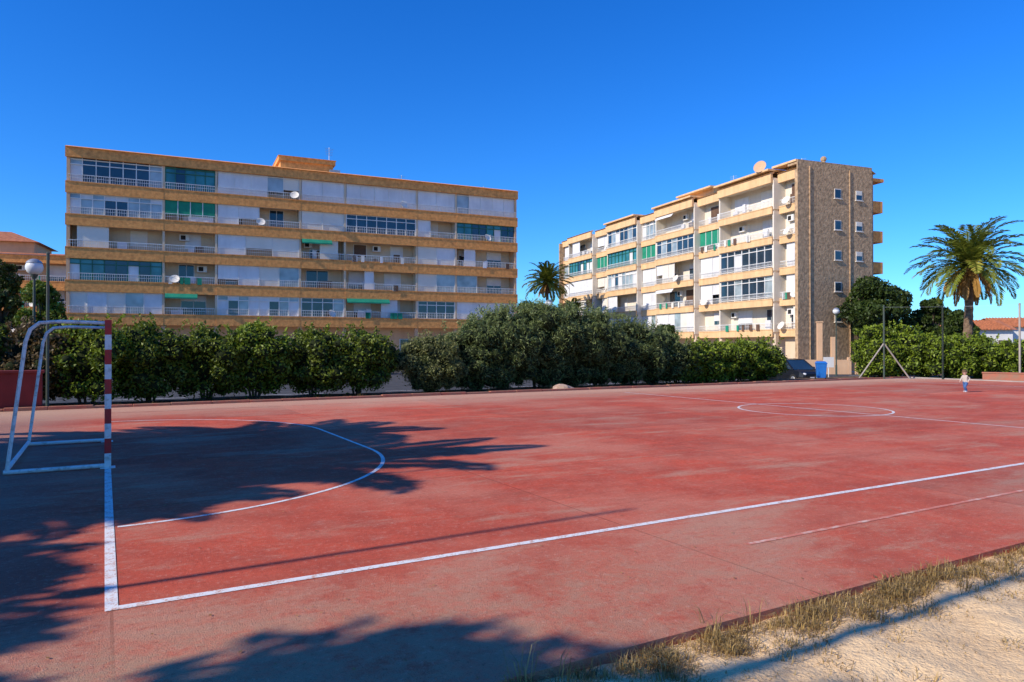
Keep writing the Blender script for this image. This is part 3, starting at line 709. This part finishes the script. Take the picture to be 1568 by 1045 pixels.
fence('bollard_rail',[(25.6,40),(27.5,39.2)],1.0,-.12,M['white'],.05,wires=2)
q=MB(); q.box(0,3.6,0,.35,-.12,.33); q.box(-.03,3.63,-.03,.38,.33,.39)
place(q.make('low_brick_wall',M['redkerb'],bevel=.01),(22.6,34.3,0),rad(-35))
q=MB()
for i in range(3): q.box(0,2.0,.02+i*.13,.13+i*.13,.42,.46)
q.box(0,2,.42,.45,.6,.7); q.box(0,2,.45,.48,.76,.86)
for x in (.15,1.8): q.box(x,x+.06,0,.42,-.05,.42); q.box(x,x+.06,.36,.42,.42,.9)
place(q.make('park_bench',M['white']),(24.9,32.2,-.07),rad(-35))
def car(name,X,Y,ang,paint,z):
    E=empty(name,(X,Y,z),ang)
    body=MB()
    st=[(-1.98,.35,.70,.66),(-1.92,.22,.86,.76),(-1.6,.2,.93,.83),(-.9,.2,.93,.85),(.0,.2,.92,.85),(.8,.2,.90,.85),(1.15,.2,.86,.84),(1.7,.2,.76,.80),(1.93,.24,.64,.70),(2.0,.34,.52,.6)]
    n=8; V=[]
    for (x,zb,zt,w) in st:
        zm=(zb+zt)/2
        V+=[(x,-w*.9,zb),(x,-w,zb+.12),(x,-w*1.01,zm),(x,-w*.93,zt),(x,w*.93,zt),(x,w*1.01,zm),(x,w,zb+.12),(x,w*.9,zb)]
    F=[]
    for i in range(len(st)-1):
        for k in range(n): F.append((i*n+k,i*n+(k+1)%n,(i+1)*n+(k+1)%n,(i+1)*n+k))
    F.append(tuple(range(n))); F.append(tuple((len(st)-1)*n+k for k in range(n-1,-1,-1)))
    body.add(V,F)
    gs=[(-1.86,.90,.74),(-1.5,1.36,.60),(-.6,1.45,.60),(.3,1.40,.60),(1.12,.87,.72)]
    roofv=[];
    for (x,zt,w) in gs[1:4]: roofv+=[(x,-w,zt),(x,-w*.7,zt+.03),(x,w*.7,zt+.03),(x,w,zt)]
    body.add(roofv,[(0,4,5,1),(1,5,6,2),(2,6,7,3),(4,8,9,5),(5,9,10,6),(6,10,11,7)])
    def bar(a,b,r=.045): body.tube([a,b],r,6)
    for s in (-1,1):
        bar((-1.86,s*.76,.9),(-1.5,s*.61,1.36),.07); bar((1.12,s*.74,.86),(.3,s*.61,1.40)); bar((-.55,s*.80,.9),(-.5,s*.62,1.44)); bar((-1.5,s*.6,1.36),(-.6,s*.6,1.45),.035); bar((-.6,s*.6,1.45),(.3,s*.6,1.40),.035)
        body.ball((.75,s*.93,.95),.1,8,6,sy=.7,sz=.7)
    body.make('body',paint,E,smooth=False,bevel=.02)
    gl=MB()
    for s in (-1,1):
        gl.add([(-1.84,s*.765,.9),(1.08,s*.745,.87),(.3,s*.59,1.40),(-.6,s*.59,1.445),(-1.48,s*.595,1.35)],[(0,1,2,3,4)])
    gl.add([(1.11,-.72,.87),(1.11,.72,.87),(.3,.59,1.40),(.3,-.59,1.40)],[(0,1,2,3)]); gl.add([(-1.86,-.73,.9),(-1.86,.73,.9),(-1.5,.59,1.36),(-1.5,-.59,1.36)],[(3,2,1,0)])
    gl.make('windows',M['gd'],E)
    w=MB(); h=MB()
    for x in (-1.25,1.25):
        for s in (-1,1):
            w.tube([(x,s*.68,.31),(x,s*.87,.31)],.31,20); h.tube([(x,s*.865,.31),(x,s*.885,.31)],[.19,.17],12)
    w.make('tyres',M['dark'],E); h.make('wheel_rims',M['metal'],E)
    l=MB(); 
    for s in (-1,1): l.ball((1.86,s*.55,.62),.13,8,6,sz=.6); 
    l.box(2.0,2.012,-.26,.26,.36,.47); l.box(-1.995,-1.985,-.26,.26,.55,.66)
    l.make('headlights_and_plates',M['white'],E)
    l=MB()
    for s in (-1,1): l.box(-1.95,-1.88,s*.69-.07,s*.69+.07,.66,.88)
    l.make('tail_lights',M['paint_r'],E)
pb=proc('car_paint_dark',(.010,.012,.015),(.010,.011,.014),2,.3,spec=.25); pw=proc('car_paint_white',(.75,.75,.75),(.72,.72,.72),2,.3,spec=.5)
car('parked_car',16.7,42.6,rad(-75),pb,-.59)
car('parked_car',-11.2,55.5,rad(-110),pw,-.59)
car('parked_car',-24.6,52.5,rad(-60),pw,-.59)
blue=proc('bin_blue',(.02,.18,.55),(.02,.14,.46),3,.5)
E=empty('recycling_bin',(16.45,38.0,-.12),rad(-15)); E.scale=(.85,.85,.9)
q=MB(); q.add([(-.24,-.26,.08),(.24,-.26,.08),(.24,.26,.08),(-.24,.26,.08),(-.30,-.34,.9),(.30,-.34,.9),(.30,.34,.9),(-.30,.34,.9)],[(0,3,2,1),(0,1,5,4),(1,2,6,5),(2,3,7,6),(3,0,4,7),(4,5,6,7)]); q.box(-.32,.32,-.36,.36,.9,.94); q.make('body',blue,E,bevel=.02)
q=MB(); q.add([(-.33,-.37,.941),(.33,-.37,.941),(.33,.38,.941),(-.33,.38,.941),(-.25,-.22,1.04),(.25,-.22,1.04),(.25,.28,1.06),(-.25,.28,1.06)],[(0,1,5,4),(1,2,6,5),(2,3,7,6),(3,0,4,7),(4,5,6,7)]); q.tube([(-.28,.42,.95),(.28,.42,.95)],.02,6); q.make('lid',blue,E,bevel=.02)
q=MB()
for s in (-1,1): q.tube([(s*.27,.27,.1),(s*.33,.27,.1)],.1,12)
q.make('wheels',M['dark'],E)
q=MB(); q.tube([(0,0,0),(0,0,1.6)],.025,6); q.box(-.3,.3,-.03,.0,1.0,1.6); place(q.make('notice_board',M['white']),(18.4,41.5,-.6),0)
def rock(X,Y,r,seed):
    q=MB(); q.ball((0,0,0),1,12,8); rg=random.Random(seed)
    q.v=[tuple(Vector((v[0]*r*1.5,v[1]*r,v[2]*r*.6))*(1+.35*noise.noise((v[0]*1.4+seed,v[1]*1.4,v[2]*1.4)))) for v in q.v]
    place(q.make('rock',M['rock'],smooth=False),(X,Y,gzW(X,Y)+r*.25),rg.uniform(0,6))
for i,(x,y,r) in enumerate([(15.2,17.6,.36),(10.6,17.5,.13),(11.3,17.8,.1),(12.8,17.4,.12),(3.1,17.6,.1),(19,17.5,.14),(22.6,17.6,.12),(7.2,17.8,.13),(26,17.5,.12)]):
    X,Y,_=W(x,y); rock(X,Y,r,i)
def blades(name,tufts,mat):
    v=[];f=[];rv=[]
    for (X,Y,z,h,nb,sp) in tufts:
        bt=random.random()
        for i in range(nb):
            a=random.uniform(0,6.28); q=random.uniform(0,sp); bx=X+math.cos(a)*q; by=Y+math.sin(a)*q
            l=h*random.uniform(.4,1.15); ln=random.uniform(.1,1.3); a2=a+random.uniform(-1.2,1.2); w=random.uniform(.0015,.0035)
            dx,dy=math.cos(a2),math.sin(a2); px,py=-dy*w,dx*w; o=len(v)
            m1=(bx+dx*l*ln*.3,by+dy*l*ln*.3,z+l*.6); t=(bx+dx*l*ln,by+dy*l*ln,z+l*(1-.4*ln))
            v+=[(bx-px,by-py,z),(bx+px,by+py,z),(m1[0]+px*.8,m1[1]+py*.8,m1[2]),(m1[0]-px*.8,m1[1]-py*.8,m1[2]),t]
            f+=[(o,o+1,o+2,o+3),(o+3,o+2,o+4)]; rv+=[.6*random.random()+.4*bt]*5
    me=bpy.data.meshes.new(name); me.from_pydata(v,[],f); at=me.attributes.new('leaf_tone','FLOAT','POINT'); at.data.foreach_set('value',rv)
    me.materials.append(mat); o=bpy.data.objects.new(name,me); COL.objects.link(o); return o
tf=[]; zt=-.075
for i in range(1300):
    x=random.uniform(.6,14); 
    if noise.noise((x*1.3,0,0))<-.25 and random.random()<.6: continue
    y=-2.07-abs(random.gauss(0,.13))
    h=random.uniform(.04,.12)*(1.0+.9*max(0,noise.noise((x*.9,3,0))*2)); X,Y,_=W(x,y); tf.append((X,Y,zt,h,random.randint(10,28),.06))
for i in range(700):
    x=random.uniform(.8,9); y=-2.2-abs(random.gauss(0,.35)); X,Y,_=W(x,y); tf.append((X,Y,zt,random.uniform(.02,.08),random.randint(6,16),.08))
for i in range(300):
    x=random.uniform(2,12); y=random.uniform(-4.8,-2.4); X,Y,_=W(x,y); tf.append((X,Y,zt-.0,random.uniform(.015,.05),random.randint(5,12),.08))
for (x,y,h) in ((1.75,-2.12,.30),(3.05,-2.1,.26),(3.3,-2.15,.24),(1.9,-2.2,.25),(5.2,-2.15,.2),(1.2,-2.08,.2)):
    X,Y,_=W(x,y); tf.append((X,Y,zt,h,20,.08))
blades('dry_grass',tf,L_dry)
tf=[]
for i in range(260):
    x=random.uniform(-1,34); y=16.95+abs(random.gauss(0,.7)); X,Y,_=W(x,y); tf.append((X,Y,gzW(X,Y),random.uniform(.08,.25),16,.12))
blades('verge_grass',tf,L_dry)
P=[]
for i in range(900):
    if random.random()<.5: x=random.uniform(-2,12); y=random.uniform(-2,6)
    else: x=random.uniform(-2,30); y=16.5-abs(random.gauss(0,1.2))
    P.append(W(x,y,.009))
P=np.array(P); leaf_obj('fallen_leaves',P,np.tile([0,0,6.],(len(P),1)),.014,.5,L_dead,bias=4)
P=[]
for i in range(6000):
    x=random.uniform(-3,34); y=random.uniform(16.95,21.5); P.append(W(x,y,gz(x,y)+.05))
P=np.array(P); leaf_obj('leaf_litter',P,np.tile([0,0,6.],(len(P),1)),.04,.45,L_dead,bias=2)
def child(X,Y,ang):
    E=empty('child',(X,Y,0),ang)
    J={'pel':(0,0,.36,.085,.07),'bel':(.015,0,.44,.085,.075),'che':(.03,0,.53,.085,.065),'nk':(.045,0,.605,.034,.034),'hd0':(.05,0,.64,.05,.055),'hd1':(.055,0,.70,.082,.078),'hd2':(.055,0,.765,.062,.06)}
    names=list(J); V=[J[n][:3] for n in names]; R=[J[n][3:] for n in names]; Ed=[(i,i+1) for i in range(6)]
    def chain(root,pts):
        pr=names.index(root)
        for p in pts:
            V.append(p[:3]); R.append((p[3],p[3])); Ed.append((pr,len(V)-1)); pr=len(V)-1
        return pr
    for s in (-1,1):
        f=.06*s
        chain('pel',[(0,s*.05,.33,.058),(.05+f,s*.055,.19,.042),(f*.6-.02,s*.055,.05,.03),(f*.6+.0,s*.055,.025,.028),(f*.6+.07,s*.06,.022,.024)])
        w=chain('che',[(.03,s*.085,.575,.036),(.0+.05*-s,s*.125,.48,.028),(.06-.05*s,s*.12,.40,.022),(.075-.05*s,s*.118,.375,.016)])
        for k in range(4):
            V.append((.085-.05*s+.004*k,s*(.104+.009*k),.345-(.004 if k in(1,2) else 0),)); R.append((.0055,.0055)); Ed.append((w,len(V)-1))
        V.append((.105-.05*s,s*.10,.365)); R.append((.006,.006)); Ed.append((w,len(V)-1))
    me=bpy.data.meshes.new('body'); me.from_pydata(V,Ed,[]); o=bpy.data.objects.new('body',me); COL.objects.link(o)
    o.modifiers.new('s','SKIN')
    for i,sv in enumerate(me.skin_vertices[0].data): sv.radius=R[i]; sv.use_root=(i==0)
    sd=o.modifiers.new('u','SUBSURF'); sd.levels=2; sd.render_levels=2
    dg=bpy.context.evaluated_depsgraph_get(); m2=bpy.data.meshes.new_from_object(o.evaluated_get(dg)); bpy.data.objects.remove(o)
    skin=proc('skin',(.60,.38,.28),(.56,.34,.25),4,.6); shirt=proc('shirt_pale',(.55,.50,.42),(.48,.42,.36),6,.9); jean=proc('trousers_blue',(.07,.15,.34),(.05,.11,.26),6,.9); shoe=proc('shoes',(.7,.7,.7),(.5,.5,.5),6,.6)
    m2.materials.clear()
    for mm in (skin,shirt,jean,shoe): m2.materials.append(mm)
    for p in m2.polygons:
        c=p.center; p.use_smooth=True
        if c.z<.045: k=3
        elif c.z<.37 and abs(c.y)<.10: k=2
        elif c.z<.605 and not(abs(c.y)>.095 and c.z<.41): k=1
        else: k=0
        p.material_index=k
    b=bpy.data.objects.new('body',m2); COL.objects.link(b); b.parent=E
    h=MB(); h.ball((.045,0,.725),.088,16,8,v1=1.75,sz=.98); h.make('hair',proc('hair_brown',(.16,.09,.045),(.10,.06,.03),20,.8),E,smooth=True)
    f=MB()
    for s in (-1,1): f.ball((.128,s*.028,.70),.008,6,4)
    f.make('eyes',M['dark'],E)
    f=MB(); f.ball((.138,0,.685),.010,6,4)
    for s in (-1,1): f.ball((.05,s*.082,.695),.017,6,5,sy=.5)
    f.make('nose_and_ears',skin,E)
    f=MB(); f.ball((.128,0,.662),.014,6,4,sx=.4,sz=.3); f.make('mouth',M['maroon'],E)
child(16.2,25.5,rad(200))
# ------------------------------------------------------------------ light
w=bpy.data.worlds.new('World'); scene.world=w; w.use_nodes=True; nt=w.node_tree
bg=nt.nodes['Background']; sky=nt.nodes.new('ShaderNodeTexSky'); sky.sky_type='NISHITA'; sky.sun_disc=False
sky.sun_elevation=EL; sky.sun_rotation=math.atan2(-SX,-SY); sky.air_density=1.0; sky.dust_density=.1; sky.ozone_density=3.0
hs=nt.nodes.new('ShaderNodeHueSaturation'); hs.inputs['Saturation'].default_value=1.35; hs.inputs['Value'].default_value=1.0
mx=nt.nodes.new('ShaderNodeMix'); mx.data_type='RGBA'; mx.blend_type='MULTIPLY'; mx.inputs[0].default_value=1; mx.inputs[7].default_value=(.44,.93,1.52,1)
nt.links.new(sky.outputs[0],hs.inputs['Color']); nt.links.new(hs.outputs[0],mx.inputs[6]); nt.links.new(mx.outputs[2],bg.inputs['Color']); bg.inputs['Strength'].default_value=.135
sl=bpy.data.lights.new('sun','SUN'); sl.energy=5; sl.angle=rad(.5); sl.color=(1,.91,.77)
so=bpy.data.objects.new('sun',sl); COL.objects.link(so)
so.rotation_euler=Vector((SX*math.cos(EL),SY*math.cos(EL),-math.sin(EL))).to_track_quat('-Z','Y').to_euler()
cam=bpy.data.cameras.new('camera'); cam.lens=36*1093/1568; cam.sensor_width=36; cam.clip_end=3000; cam.clip_start=.05
cobj=bpy.data.objects.new('camera',cam); COL.objects.link(cobj); cobj.location=(0,0,1.65); cobj.rotation_euler=(rad(90.39),0,0)
scene.camera=cobj
